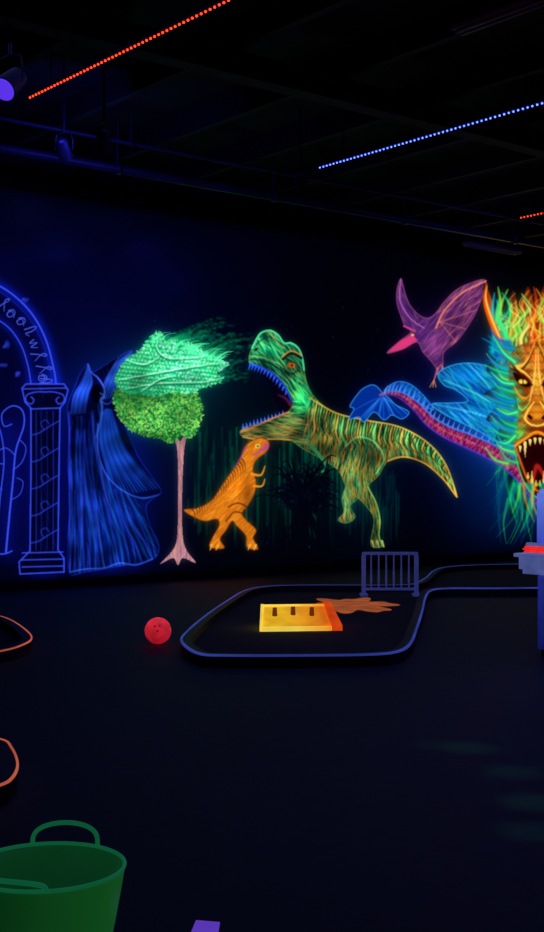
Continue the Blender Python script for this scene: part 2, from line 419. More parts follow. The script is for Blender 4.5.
for b_ in [(375, 455, 14, 10), (330, 452, 16, 8), (300, 434, 10, 6), (420, 462, 14, 5)]: blob(*b_, (4, 12, 14), .4, 'over')
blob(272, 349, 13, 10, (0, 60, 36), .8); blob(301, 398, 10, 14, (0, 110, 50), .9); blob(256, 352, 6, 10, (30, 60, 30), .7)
CLIP = None
outline(body, .9, (120, 150, 66), .7); outline(leg2, .9, (60, 140, 100), .8)
stroke(cr(list(zip(*tb)), 6), 1.5, (225, 175, 66), .85)
stroke(cr([(457,497),(443,479),(424,463),(404,457),(388,461)], 6), 1.4, (235, 150, 44), .85)
stroke(cr([(346,446),(358,437),(374,442),(384,458),(376,474)], 6), 1.2, (96, 210, 126), .8)
stroke(cr([(368,487),(376,503),(380,520),(379,536),(383,546)], 6), 1.3, (140, 190, 84), .9)
stroke(cr(head_pts[:9], 6), 1.9, (76, 215, 146)); stroke(cr([(252,348),(256,340)], 3), 1.8, (76, 210, 146))
stroke(cr([(251,359),(263,361),(275,366),(286,376),(295,390)], 6), 1.5, (6, 34, 36), .9); stroke(cr([(252,356),(264,358),(277,363)], 6), 1, (140, 220, 116), .8)
stroke(cr([(256,345),(263,339),(272,337),(282,346)], 5), 1.2, (6, 40, 40), .8); stroke(cr([(270,332),(276,341),(284,348)], 5), 1.1, (190, 160, 74), .7)
stroke(cr([(283,359),(291,353),(301,358)], 4), 3.0, (8, 30, 24)); stroke(cr([(282,357),(291,351),(301,355)], 4), 1.4, (230, 145, 66)); stroke([(290,365),(293,365.5)], 4.4, (240, 104, 30)); stroke([(291.6,365.3),(292.2,365.3)], 1.9, (20, 0, 0))
stroke(cr([(285,372),(292,374),(298,370)], 4), 1.2, (8, 44, 40)); stroke([(255,350),(257,349)], 2.2, (4, 14, 18))
mouth = cr([(256,366),(265,368),(274,373),(282,381),(289,392),(293,403),(288,411),(281,413),(276,404),(270,386)], 5, True)
fill(mouth, (12, 6, 22)); stroke(cr([(291,405),(285,398),(278,395)], 5), [3.5, 1], (90, 30, 60), .8)
for k in range(13):
    t = k/12; x = 250.5+t*36; y = 364+3*t+t*t*24
    h_ = 6.8-2*t
    fill([(x-.9, y-1), (x+1.5, y+.3), (x-2.6+t, y+h_)], (48, 92, 248))
for k in range(12):
    t = k/11; x = 243+t*40; y = 429-t*14
    fill([(x-1.1, y), (x+1.5, y-.5), (x-.2, y-6+t*1.5)], (70, 104, 248))
stroke(cr([(250,364),(264,369),(275,375),(284,385),(292,402)], 6), 1.3, (34, 74, 230))
stroke(cr([(241,432),(258,425),(271,419),(289,412)], 6), 1.5, (205, 124, 64))
stroke(cr([(290,440),(276,439),(258,439.5),(243,437)], 6), 1.6, (210, 136, 54), .85)
for x in (373, 378, 383): stroke([(x-1, 541), (x+1, 547)], [2, 1], (180, 190, 110))
stroke(cr([(311,446),(320,456),(326,466),(322,472)], 5), [4, 2], (50, 130, 80))
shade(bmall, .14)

# ---------- small dinosaur
begin(5, "painted_raptor", "small orange painted raptor dinosaur with dark outlines", "mural")
rp = cr([(243,451),(247,444),(254,440),(261,438),(268,441),(269,447),(265,453),(258,458),(254,464),(253,472),(256,482),(254,494),(248,505),(242,513),(246,520),(256,530),(253,538),(258,549),(247,547),(246,536),(236,525),(232,521),(226,530),(220,539),(224,548),(210,547),(213,537),(219,526),(217,519),(205,521),(194,517),(184,510),(198,508),(212,500),(221,487),(230,474),(239,462)], 6, True)
rm = fill(rp, (192, 104, 22))
hatch(rm, 620, 9, lambda x, y: -.75, [(240,148,34),(180,88,15),(248,170,64),(120,55,12),(220,125,25)], .9, .7)
for i in range(22):
    t = i/21; x = 192+t*50; y = 511-t*50
    CLIP = rm; stroke(cr([(x, y-2), (x+3, y+3), (x+3, y+11)], 3), [1.4, .3], (70, 25, 8), .85); CLIP = None
CLIP = rm; blob(247, 494, 6, 15, (70, 30, 6), .5, 'over'); blob(238, 485, 8, 12, (60, 30, 0), .6); blob(266, 447, 4, 5, (170, 60, 120), .7, 'over'); CLIP = None
outline(rp, .9, (120, 60, 20), .9)
stroke([(257,446),(258,446)], 3.8, (200, 210, 90)); stroke([(257.6,446.2),(258,446.2)], 1.7, (20, 10, 30))
stroke(cr([(268,446),(260,451),(254,455)], 4), 1.6, (160, 60, 150)); stroke(cr([(247,446),(241,457),(234,468)], 4), 1.4, (130, 60, 130), .8)
stroke(cr([(252,474),(261,475),(265,466)], 4), [3, 1], (230, 135, 30)); stroke(cr([(254,486),(262,486),(265,479)], 4), [2.6, .9], (230, 135, 30))
stroke(cr([(228,507),(238,503),(247,507)], 4), 1.2, (80, 30, 10)); stroke(cr([(226,521),(234,512),(244,514)], 4), 1.2, (80, 30, 10))
for x in (212, 218, 250, 256): stroke([(x, 545), (x-2, 550)], [2, .8], (240, 170, 60))

# ---------- shrub
begin(6, "painted_shrub", "dark painted spiky shrub at the foot of the mural", "mural")
for k in range(150):
    a = rng.uniform(-3.0, -.15); l = rng.uniform(22, 52)
    x, y = 304+rng.normal()*9, 500+rng.normal()*10
    p = cr([(x, y), (x+math.cos(a)*l*.5, y+math.sin(a)*l*.55), (x+math.cos(a)*l*.75, y+math.sin(a)*l*.72+6)], 4)
    stroke(p, [2.0, 1.5, .5], [(5,8,16),(7,12,24),(4,6,12),(9,14,28)][k % 4], .92)
for k in range(26):
    x = rng.uniform(282, 328); stroke([(304+rng.normal()*3, 500), (x, 545)], [2.5, 1], (5, 8, 16), .9)

# ---------- pterosaur
begin(7, "painted_pterosaur", "purple painted flying pterosaur with spread wings and pink beak", "mural")
pp = cr([(401,279),(397,290),(397,303),(401,316),(405,326),(411,332),(400,341),(387,353),(403,349),(417,342),(423,352),(431,361),(436,368),(437,374),(441,373),(443,364),(444,352),(456,342),(466,329),(477,310),(486,281),(468,284),(455,291),(444,302),(436,313),(428,318),(419,315),(410,305),(405,293)], 5, True)
pm = fill(pp, (56, 30, 76))
hatch(pm, 600, 13, lambda x, y: -.8 if x > 420 else 1.1, lambda x, y: [(190,90,120),(110,50,110),(225,118,104),(140,62,130),(60,28,84)][rng.integers(0, 5)] if x > 438 else [(124,60,130),(70,36,100),(160,80,140),(94,44,136),(44,22,76)][rng.integers(0, 5)], 1.0, .7)
CLIP = pm; blob(456, 322, 12, 8, (40, 16, 54), .5, 'over'); blob(432, 345, 8, 14, (60, 26, 30), .8); CLIP = None
outline(pp, .9, (150, 78, 115), .8)
stroke(cr([(486,281),(462,293),(444,311),(436,328)], 5), 1.4, (230, 130, 100)); stroke(cr([(401,279),(400,300),(410,318),(424,328)], 5), 1.4, (160, 86, 155))
for e in [(477,310),(466,329),(456,342)]: stroke([(440,322), e], .8, (200, 110, 110), .7)
fill([(387,353),(400,341),(411,335),(418,340),(403,349)], (205, 54, 112)); stroke([(404,326),(415,331)], 2.0, (185, 64, 124))
stroke([(412,335),(413,335)], 2.2, (240, 180, 60))
for p in [[(438,368),(435,377),(433,384)],[(442,366),(445,374),(447,381)]]: stroke(p, [2.0, .9], (180, 96, 110))
for k in range(3): stroke([(434,380),(430+k*3,387)], .9, (205, 125, 90)); stroke([(446,378),(443+k*3,384)], .9, (205, 125, 90))

# ---------- fire dragon: lower wisps
begin(9, "painted_fire_dragon", "painted dragon head of orange flames with green and cyan edges", "mural")
nk = cr([(500,440),(512,448),(524,466),(534,488),(556,500),(590,490),(596,530),(582,522),(570,540),(556,520),(546,536),(538,514),(528,524),(521,504),(511,518),(507,490),(500,472)], 6, True)
nm = fill(nk, (3, 30, 36))
for k in range(120):
    x0 = rng.uniform(498, 596); y0 = rng.uniform(425, 500); l = rng.uniform(25, 70); x1 = x0+rng.normal()*7-3; y1 = min(544, y0+l)
    stroke(cr([(x0, y0), (x0+rng.normal()*5, (y0+y1)/2), (x1, y1)], 5), [rng.uniform(2, 5), 2, .3],
           [(16,150,100),(8,80,110),(50,210,110),(10,50,100),(14,110,150)][k % 5], .55, soft=2.2)

# ---------- serpent dragon
begin(8, "painted_sea_dragon", "painted winged serpent dragon with pink scaly body", "mural")
wing = cr([(438,374),(450,366),(468,363),(486,366),(502,376),(513,398),(515,430),(502,446),(484,434),(464,424),(444,414),(432,404),(450,403),(468,401),(456,390),(444,385)], 5, True)
wgm = fill(wing, (8, 40, 104))
CLIP = wgm; blob(470, 376, 20, 8, (10, 90, 130), .9); blob(498, 410, 12, 18, (0, 120, 90), .9); blob(470, 415, 20, 8, (0, 50, 90), .8); CLIP = None
hatch(wgm, 420, 24, lambda x, y: .75, [(20,110,225),(12,70,190),(30,185,210),(10,40,130),(20,205,165),(80,225,230)], 1.5, .5, soft=1.8)
outline(wing, 1.1, (50, 165, 235), .85)
for p in [[(513,432),(494,394),(468,363)],[(513,430),(487,400),(444,380)],[(512,434),(484,416),(434,404)],[(512,428),(504,400),(486,366)]]:
    stroke(cr(p, 5), [2.6, .8], (80, 210, 235), .85, soft=1.6)
# fan tail: solid finned shape
fan = cr([(383,393),(374,385),(364,388),(357,395),(350,406),(354,409),(349,419),(359,417),(364,422),(374,412),(384,420),(392,415),(402,419),(409,412),(396,405),(390,399)], 5, True)
fmk = fill(fan, (8, 44, 128)); CLIP = fmk
for k in range(26):
    a = rng.uniform(.35, 2.9); stroke(cr([(383, 396), (383+math.cos(a)*14, 396+math.sin(a)*11), (383+math.cos(a)*32, 396+math.sin(a)*24+3)], 4), [1.6, 1, .4], [(50,140,235),(14,40,120),(30,100,215)][k % 3], .8, soft=1)
CLIP = None; outline(fan, 1.0, (60, 150, 235), .85)
fin2 = cr([(384,392),(396,382),(410,384),(424,396),(434,410),(420,404),(404,397)], 5, True)
fmk = fill(fin2, (10, 44, 130)); CLIP = fmk; hatch(fmk, 60, 9, -1.1, [(50,150,240),(20,70,180),(20,170,200)], 1, .8); CLIP = None; outline(fin2, .9, (60, 150, 235), .8)
sp = cr([(380,395),(390,393),(402,396),(417,407),(430,421),(447,432),(466,440),(488,450),(508,462),(526,480),(538,500),(548,516)], 7)
stroke(sp, [1, 4, 7, 9, 11, 13, 15, 15, 14, 11, 7, 2], (84, 18, 62), soft=1.2)
tmpm = np.zeros((NH, NW)); q_ = C[..., 0]; tmpm[(ID == 8) & (wgm < .5) & (q_ > 60) & (q_ > C[..., 2])] = 1
hatch(tmpm, 800, 4.5, lambda x, y: 2.1, [(225,50,110),(240,100,100),(90,20,110),(190,40,140),(60,20,90),(245,120,120)], 1.0, .8)
def off(path, d):
    o = []
    for i in range(len(path)):
        a = path[max(0, i-1)]; b = path[min(len(path)-1, i+1)]; dx, dy = b[0]-a[0], b[1]-a[1]; L = math.hypot(dx, dy)+1e-9
        dd = np.interp(i/(len(path)-1), np.linspace(0, 1, len(d)), d); o.append((path[i][0]+dy/L*dd, path[i][1]-dx/L*dd))
    return o
up = off(sp, [.5, 2, 4, 5, 6, 7, 7.5, 7, 5, 1]); lo = off(sp, [-.5, -2, -4, -5, -6, -7, -7.5, -7, -5, -1])
stroke(up, [.6, 1.8, 2.0, 1.6], (50, 120, 230), .9, soft=1.2); stroke(lo, [.6, 1.4, 1.8, 1.4], (80, 60, 200), .9, soft=1.2); stroke(sp, 1.2, (250, 130, 120), .5, soft=2)
for i in range(4, len(up)-2, 2):
    x, y = up[i]; stroke([(x, y), (x+3, y-7)], [2.2, .4], (80, 140, 235), .9)
for i in range(6, len(lo)-4, 2):
    x, y = lo[i]; u2 = up[i]; stroke(cr([(x, y), ((x+u2[0])/2-2, (y+u2[1])/2), u2], 3), .6, (40, 10, 50), .6)
for k in range(60):
    x = rng.uniform(400, 505); y = 395+(x-398)*.45-rng.uniform(4, 16)
    stroke([(x, y), (x+rng.uniform(2, 6), y-rng.uniform(3, 9))], [1.2, .3], (30, 100, 200), .6, setid=False)

# ---------- fire dragon: head
begin(9, *FIG[9])
FX = 537
def ramp_out(e):
    if e < -.8: return [(20,110,220),(20,190,210),(30,220,130)][rng.integers(0, 3)]
    if e < -.45: return [(50,225,110),(140,235,80),(20,180,130),(240,150,40)][rng.integers(0, 4)]
    return [(250,130,30),(255,190,60),(225,60,20),(250,225,110),(200,40,16),(120,220,80)][rng.integers(0, 6)]
mass = cr([(484,283),(492,300),(497,316),(500,296),(507,318),(513,290),(520,310),(528,286),(536,308),(545,284),(552,306),(563,288),(568,310),(582,292),(580,330),(584,370),(578,420),(566,470),(552,496),(538,498),(526,484),(516,462),(507,440),(494,444),(500,424),(486,420),(496,404),(484,394),(497,384),(486,368),(499,356),(491,330),(484,306)], 5, True)
mm = fill(mass, (22, 12, 12))
CLIP = mm
for b_ in [(497, 400, 12, 50, (4, 60, 120), .9), (506, 370, 9, 40, (10, 110, 70), .8), (FX, 380, 24, 60, (130, 44, 4), .8), (502, 325, 8, 30, (20, 110, 50), .7), (FX+8, 315, 40, 26, (170, 50, 8), .9), (490, 300, 6, 20, (150, 50, 8), .8), (515, 430, 9, 24, (20, 120, 60), .8)]: blob(*b_)
CLIP = None
# broad soft flame tongues, then finer licks
for k in range(34):
    x0 = 494+k*2.7+rng.normal()*1.5; e = (x0-FX)/45; y0 = rng.uniform(335, 372); top = rng.uniform(285, 312); h = y0-top; sw = rng.normal()*6-(4 if x0 < 512 else 0)
    p = cr([(x0, y0), (x0+sw, y0-h*.35), (x0-sw*.5, y0-h*.7), (x0+sw*.6, top)], 6)
    c = np.array(ramp_out(e+rng.normal()*.2), float)
    stroke(p, [9, 7, 4, .4], c*.72, .75, soft=3); stroke(p, [4, 3.2, 1.8, .3], np.clip(c*1.15, 0, 255), .7, soft=2); stroke([(x+2.6, y+1) for x, y in p], [2.2, 1.6, .3], (20, 8, 10), .6, soft=1.6)
for k in range(60):
    x0 = rng.uniform(497, 586); e = (x0-FX)/45; y0 = rng.uniform(318, 372); h = rng.uniform(14, 34); sw = rng.normal()*5
    top = max(y0-h, 286); h = y0-top
    stroke(cr([(x0, y0), (x0+sw, y0-h*.35), (x0-sw*.5, y0-h*.7), (x0+sw*.6, top)], 5), [1.6, 1.2, .8, .3], [(255,225,120),(255,180,70),ramp_out(e)][k % 3], .75, soft=.9)
stroke(cr([(487,284),(485,300),(491,320),(500,340),(506,356)], 6), [.6, 5, 6, 6], (225, 85, 20), soft=2.4); stroke(cr([(487,286),(486,300),(493,322),(503,345)], 6), [.5, 1.6, 2, 1.6], (255, 195, 80), soft=1)
stroke(cr([(499,300),(497,316),(505,332),(510,350)], 6), [.6, 3.4, 5, 4], (60, 220, 120), soft=2.2)
# left frills: soft
for k in range(46):
    y = rng.uniform(335, 462); x = 508+rng.normal()*3; l = rng.uniform(10, 25)
    c = np.array([(14,140,200),(30,210,130),(110,235,110),(20,90,220),(20,180,200)][k % 5], float)
    p = cr([(x+5, y+3), (x-l*.45, y-1), (x-l, y-rng.uniform(5, 14))], 5)
    stroke(p, [6.5, 4, .4], c*.7, .6, soft=2.6); stroke(p, [2, 1.4, .3], c, .85, soft=1)
# face: angular, tapering to the snout
face = cr([(510,356),(520,345),(FX,341),(554,345),(564,356),(563,378),(556,398),(556,420),(562,440),(556,462),(547,486),(535,490),(525,470),(514,444),(518,424),(517,400),(509,380)], 5, True)
fm = polymask(face); CLIP = fm; blend((slice(0, NH), slice(0, NW)), fm*.55, (120, 44, 10))
def soft(cx, cy, rx, ry, col, a=.8): blob(cx, cy, rx, ry, col, a, 'over')
soft(FX, 356, 12, 10, (235,110,24), .7); soft(FX, 384, 6, 20, (255,190,60), .8); soft(517, 400, 7, 14, (60,190,90), .7); soft(559, 402, 7, 16, (210,60,16), .7); soft(FX, 414, 14, 9, (250,150,34), .8)
soft(523, 366, 10, 4, (250,190,70), .7); soft(552, 366, 10, 4, (250,180,60), .7); soft(520, 432, 7, 8, (120,210,70), .7); soft(556, 432, 7, 8, (235,100,24), .7)
for r_i in range(34):
    for k in range(20):
        x = 500+k*4.0+(r_i % 2)*2.0; y = 340+r_i*4.2
        stroke(cr([(x-1.7, y), (x, y+2.1), (x+1.7, y)], 3), .8, (60, 14, 6) if r_i % 2 else ramp_out((x-FX)/36), .5)
for s_ in (-1, 1):
    g = (100,235,110) if s_ < 0 else (250,130,30)
    for (pts, w_, c_) in [([(2,342),(7,356),(16,366),(26,362)], 2.6, (250,190,70)), ([(3,348),(9,362),(18,371),(27,368)], 2, (40,8,5)),
        ([(5,392),(11,398),(18,395),(24,384)], 2.2, (255,150,40)), ([(9,404),(15,410),(20,404),(24,392)], 2.0, g), ([(11,418),(18,424),(22,418),(24,404)], 2.0, (235,90,24)),
        ([(14,432),(19,438),(22,432),(25,420)], 2, g), ([(1,350),(2,372),(5,390),(8,404)], 2.0, (255,205,90))]:
        stroke(cr([(FX+s_*a, b) for a, b in pts], 6), [.8, w_, .8], c_, .9, soft=1.3)
    ex = FX+s_*14
    fill(cr([(ex-8*s_, 386), (ex-2*s_, 387), (ex+6*s_, 382), (ex+10*s_, 372), (ex+1*s_, 377), (ex-6*s_, 381)], 4, True), (28, 5, 4))
    stroke([(ex-2.2, 382.4-.8*s_*-1), (ex+2.2, 381.6)], 4.4, (255, 205, 50), soft=1.2); stroke([(ex-.8, 382), (ex+.8, 381.8)], 2.4, (255, 250, 160), soft=1); stroke([(ex, 379.5), (ex, 384)], 1.1, (30, 0, 0))
    stroke(cr([(ex-9*s_, 385), (ex-2*s_, 378), (ex+5*s_, 373), (ex+12*s_, 362)], 5), [2, 4, .8], (56, 8, 5), .9, soft=1.2); stroke(cr([(ex-9*s_, 380), (ex-2*s_, 373), (ex+5*s_, 368), (ex+13*s_, 355)], 5), [1, 2.6, .8], (255, 210, 80), .95, soft=1.1)
    stroke(cr([(FX+s_*3, 402), (FX+s_*8, 409), (FX+s_*12, 418), (FX+s_*7, 424), (FX, 426)], 6), [1.2, 2.4, 1.4], (255, 205, 80), soft=1.1)
    stroke([(FX+s_*6, 418), (FX+s_*8, 416)], 3.2, (24, 4, 0), soft=1)
CLIP = None
for s_ in (-1, 1):   # outer horns/cheek spikes
    for (a0_, b0_, a1_, b1_) in [(22, 362, 44, 336), (24, 384, 46, 372), (20, 412, 40, 408), (22, 436, 38, 442)]:
        c = np.array((60,210,130) if s_ < 0 else (240,110,26), float)
        p = cr([(FX+s_*a0_, b0_), (FX+s_*(a0_*.5+a1_*.5), (b0_+b1_)/2+4), (FX+s_*a1_, b1_)], 5)
        stroke(p, [7, 5, .4], c*.7, .8, soft=2.4); stroke(p, [2.2, 1.6, .3], np.clip(c*1.2, 0, 255), .9, soft=1)
mo = cr([(517,446),(526,440),(FX,435),(549,440),(558,446),(554,466),(546,486),(536,488),(527,474)], 5, True)
fill(mo, (34, 4, 8)); stroke(cr([(515,446),(526,438),(FX,432),(549,438),(560,446)], 6), 2.6, (245, 140, 30), soft=1.2); stroke(cr([(516,448),(526,476),(536,490),(547,488),(558,448)], 6), 2.0, (220, 90, 24), .9, soft=1.2)
stroke(cr([(514,450),(523,480),(535,496),(549,494),(561,452)], 6), 1.4, (70, 210, 100), .8)
stroke(cr([(533,482),(FX,466),(545,478)], 6), [2, 5, 2], (170, 34, 32), .9, soft=2)
for k in range(8):
    t = k/7; x = 520+t*35; y = 446-math.sin(t*math.pi)*8; h = 15 if k in (1, 6) else 6.5
    fill(cr([(x-1.4, y), (x+1.6, y), (x+.8, y+h*.6), (x+.2, y+h)], 3, True), (240, 215, 120))
for k in range(6):
    t = k/5; x = 528+t*20; y = 478+math.sin(t*math.pi)*8; h = 13 if k in (1, 4) else 6
    fill(cr([(x-1.4, y), (x+1.6, y), (x+.5, y-h*.6), (x, y-h)], 3, True), (235, 190, 90))
for k in range(20):
    x = 514+k*3.2; stroke(cr([(x, 484), (x+rng.normal()*3, 500), (x+rng.normal()*5, 512+rng.uniform(0, 20))], 5), [3, 2, .3], [(30,200,110),(14,120,150),(90,220,90),(240,140,40)][k % 4], .7, soft=1.8)
CUR = 0; CLIP = None

# soften strokes slightly, then fluorescent light bloom painted into figure and wall colours
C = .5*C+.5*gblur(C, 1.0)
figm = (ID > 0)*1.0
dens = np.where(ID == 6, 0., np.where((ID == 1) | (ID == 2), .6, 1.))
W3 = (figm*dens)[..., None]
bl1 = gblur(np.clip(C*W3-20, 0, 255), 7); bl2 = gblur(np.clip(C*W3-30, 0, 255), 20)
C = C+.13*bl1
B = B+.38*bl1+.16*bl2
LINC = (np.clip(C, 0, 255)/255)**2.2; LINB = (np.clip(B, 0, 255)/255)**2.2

# ------------------------------------------------------------ wall with paint attribute
xs = np.concatenate([np.linspace(-6, 6.4, 30), np.arange(6.5, 19.6, .03), np.linspace(19.8, 27, 20)])
zs = np.concatenate([np.arange(0, 5.35, .03), [5.45, CEIL]])
Xg, Zg = np.meshgrid(xs, zs)
fw = Xg*Fv.x+WY*Fv.y; rt = Xg*Rv.x+WY*Rv.y
U = CX+FP*rt/fw; V = HY-FP*(Zg-CH)/fw
ji = (U-U0)*S; ii = (V-V0)*S
inside = (ji >= 0) & (ji < NW-1) & (ii >= 0) & (ii < NH-1)
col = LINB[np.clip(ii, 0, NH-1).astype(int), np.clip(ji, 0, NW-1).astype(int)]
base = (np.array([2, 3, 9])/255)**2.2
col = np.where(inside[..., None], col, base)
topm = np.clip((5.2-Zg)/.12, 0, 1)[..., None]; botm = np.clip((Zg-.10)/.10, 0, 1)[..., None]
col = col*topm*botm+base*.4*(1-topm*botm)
def grid_mesh(name, co, faces, colr, m):
    me = bpy.data.meshes.new(name)
    nv, nf = len(co), len(faces)
    me.vertices.add(nv); me.vertices.foreach_set("co", np.asarray(co, np.float32).ravel())
    me.loops.add(nf*4); me.loops.foreach_set("vertex_index", np.asarray(faces, np.int32).ravel())
    me.polygons.add(nf); me.polygons.foreach_set("loop_start", np.arange(0, nf*4, 4, dtype=np.int32))
    me.update(calc_edges=True); me.validate()
    a = me.color_attributes.new("paint", 'FLOAT_COLOR', 'POINT')
    rgba = np.ones((nv, 4), np.float32); rgba[:, :3] = colr
    a.data.foreach_set("color", rgba.ravel()); me.materials.append(m)
    return link(bpy.data.objects.new(name, me))
nz, nx = Xg.shape
idx = np.arange(nz*nx).reshape(nz, nx)
faces = np.stack([idx[:-1, :-1], idx[:-1, 1:], idx[1:, 1:], idx[1:, :-1]], -1).reshape(-1, 4)
co = np.stack([Xg.ravel(), np.full(Xg.size, WY), Zg.ravel()], -1)
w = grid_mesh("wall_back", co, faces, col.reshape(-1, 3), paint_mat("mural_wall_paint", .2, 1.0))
w["kind"] = "structure"
pm_ = paint_mat("fluorescent_paint", .4, 1.0)
for k, (nm_, lb, ct) in FIG.items():
    M = ID == k
    M[-1, :] = False; M[:, -1] = False
    cells = np.argwhere(M)
    vi = np.concatenate([cells+[a, b] for a, b in ((0, 0), (1, 0), (1, 1), (0, 1))])
    keys = vi[:, 0]*(NW+1)+vi[:, 1]
    uq, inv = np.unique(keys, return_inverse=True); inv = inv.reshape(4, -1).T
    iy, ix = uq//(NW+1), uq % (NW+1)
    u = U0+ix/S; v = V0+iy/S
    dx = Fv.x+Rv.x*(u-CX)/FP; dy = Fv.y+Rv.y*(u-CX)/FP; dz = (HY-v)/FP
    yy = WY-.004; t = yy/dy
    co = np.stack([dx*t, np.full(len(t), yy), CH+dz*t], -1)
    acc = np.zeros((len(uq), 3)); cnt = np.zeros(len(uq)); cc = LINC[cells[:, 0], cells[:, 1]]
    for q in range(4):
        np.add.at(acc, inv[:, q], cc); np.add.at(cnt, inv[:, q], 1)
    ctr = Vector(co.mean(0)); ctr.z = co[:, 2].min()
    o = grid_mesh(nm_, co-np.array(ctr), inv, acc/cnt[:, None], pm_)
    o.location = ctr; meta(o, lb, ct)

# ------------------------------------------------------------ room
def slab(name, x0, x1, y0, y1, z0, z1, m):
    bm = bmesh.new(); bbox(bm, x0, x1, y0, y1, z0, z1); o = mesh_ob(name, bm, m); o["kind"] = "structure"; return o
floor_m = mat("dark_carpet", (34, 36, 52), .75, noise=.5, nscale=9, bump=.3)
dark_m = mat("black_wall_paint", (20, 20, 26), .9, noise=.3, nscale=4)
ceil_m = mat("black_ceiling_paint", (24, 22, 28), .9, noise=.5, nscale=3)
slab("floor", -6, 27, -5, WY+.2, -.2, 0, floor_m)
slab("ceiling", -6, 27, -5, WY+.2, CEIL, CEIL+.2, ceil_m)
slab("wall_left", -6.2, -6, -5, WY+.2, 0, CEIL, dark_m)
slab("wall_right", 27, 27.2, -5, WY+.2, 0, CEIL, dark_m)
slab("wall_front", -6, 27, -5.2, -5, 0, CEIL, dark_m)
slab("baseboard_back", -6, 27, WY-.05, WY-.005, 0, .12, dark_m)
n = 0
beam_m = mat("dark_timber", (40, 34, 38), .8, noise=.6, nscale=3)
for k in range(16):
    n += 1; x = -1+k*1.35
    slab("trim_%d" % n, x, x+.09, -4.9, WY-.1, CEIL-.26, CEIL-.001, beam_m)
n += 1; slab("trim_%d" % n, -5.9, 26.9, 9.4, 9.6, CEIL-.5, CEIL-.265, beam_m)
blk = mat("matt_black_board", (8, 8, 10), .95, noise=.2)
n += 1; slab("trim_%d" % n, -5.9, 26.9, WY-.09, WY-.01, 5.2, CEIL-.27, blk)

# pipes
pipe_m = mat("dark_steel", (50, 50, 74), .38, metal=.75, noise=.6, nscale=2)
pipe_b = mat("painted_steel", (74, 74, 108), .45, metal=.3, noise=.75, nscale=1.5)
def pipe(y, z, r, x0, x1, lab, m=None):
    m = m or pipe_m
    t = thing("ceiling_pipe", (x0, y, z), 0, lab, "pipe")
    bm = bmesh.new(); cyl(bm, (0, 0, 0), (x1-x0, 0, 0), r)
    k = 1.2
    while k < x1-x0: cyl(bm, (k-.04, 0, 0), (k+.04, 0, 0), r*1.35); k += 2.4
    mesh_ob("pipe_run", bm, m, t, True)
    k = 1.2
    while k < x1-x0:
        bm = bmesh.new(); cyl(bm, (k, 0, r*.6), (k, 0, CEIL-z-.001), .012, seg=8); mesh_ob("hanger", bm, m, t); k += 2.4
pipe(12.9, 5.16, .055, 2, 24, "thick dark steel pipe hung beneath the ceiling joists", pipe_b)
pipe(12.6, 5.40, .025, 2, 24, "thin dark steel conduit hung beneath the ceiling joists", pipe_b)

# ------------------------------------------------------------ LED strips
def ledstrip(u, v, ylen, em, lab, es):
    p = on_level(u, v, 5.0)
    t = thing("led_strip", (p.x, p.y, 5.0), 0, lab, "led light strip")
    bm = bmesh.new(); bbox(bm, -.02, .02, -ylen, .02, .012, .03); mesh_ob("channel", bm, dark_m, t)
    k = .4
    while k < ylen:
        bm = bmesh.new(); cyl(bm, (0, -k, .03), (0, -k, CEIL-5.0-.001), .006, seg=6); mesh_ob("hanger", bm, dark_m, t); k += 1.3
    m = mat("led_"+lab.split()[0], em, .5, em=em, es=es)
    bm = bmesh.new(); bbox(bm, -.008, .008, -.008, .008, -.004, .012, .003)
    first = mesh_ob("led", bm, m, t)
    k = 1
    while k*.058 < ylen:
        o = first.copy(); o.location = (0, -k*.058, 0); link(o, t); k += 1
ledstrip(30, 98, 3.3, (255, 60, 34), "red dotted LED strip hung below the ceiling", 3)
ledstrip(320, 168, 3.5, (74, 100, 255), "blue dotted LED strip hung below the ceiling", 5)
ledstrip(521, 218, 1.6, (255, 60, 34), "red dotted LED strip end hung below the ceiling", 3)

# ------------------------------------------------------------ spotlights
def spotlight(u, v, d, em, lab, rz=0., tilt=50, s=1., es=1.):
    p = at_depth(u, v, d)
    t = thing("stage_light", p, rz, lab, "spotlight")
    Rm = Matrix.Rotation(math.radians(tilt), 4, 'X')
    bm = bmesh.new(); cyl(bm, (0, 0, .13*s), (0, 0, -.10*s), .075*s, .1*s, 24); cyl(bm, (0, 0, .16*s), (0, 0, .13*s), .05*s, .075*s, 24)
    bmesh.ops.transform(bm, matrix=Rm, verts=bm.verts[:]); mesh_ob("housing", bm, pipe_m, t, False)
    bm = bmesh.new(); cyl(bm, (0, 0, -.10*s), (0, 0, -.112*s), .088*s, .08*s, 24); bmesh.ops.transform(bm, matrix=Rm, verts=bm.verts[:])
    mesh_ob("lens", bm, mat("lens_glass", em, .3, em=em, es=es), t)
    bm = bmesh.new()
    tube(bm, [(-.115*s, 0, 0), (-.12*s, 0, .1*s), (-.1*s, 0, .2*s), (0, 0, .22*s), (.1*s, 0, .2*s), (.12*s, 0, .1*s), (.115*s, 0, 0)], .008*s, 6)
    mesh_ob("yoke", bm, pipe_m, t)
    bm = bmesh.new(); cyl(bm, (0, 0, .22*s), (0, 0, CEIL-p.z-.001), .015, seg=8); mesh_ob("mounting_rod", bm, pipe_m, t)
spotlight(10, 84, 10.5, (100, 60, 255), "purple glowing stage light hung from the ceiling", 2.0, 50, 1.1, .8)
spotlight(64, 150, 13.0, (8, 8, 24), "unlit dark stage light hung beside the pipe", -.9, 40, .8)
spotlight(104, 142, 12.5, (8, 8, 24), "unlit dark stage light beneath the joists", -.6, 30, .9)
spotlight(300, 180, 14.6, (8, 10, 40), "unlit dark stage light hung near the blue strip", -.6, 50, .7)
grey_m = mat("dusty_white_enamel", (150, 136, 140), .6, noise=.4)
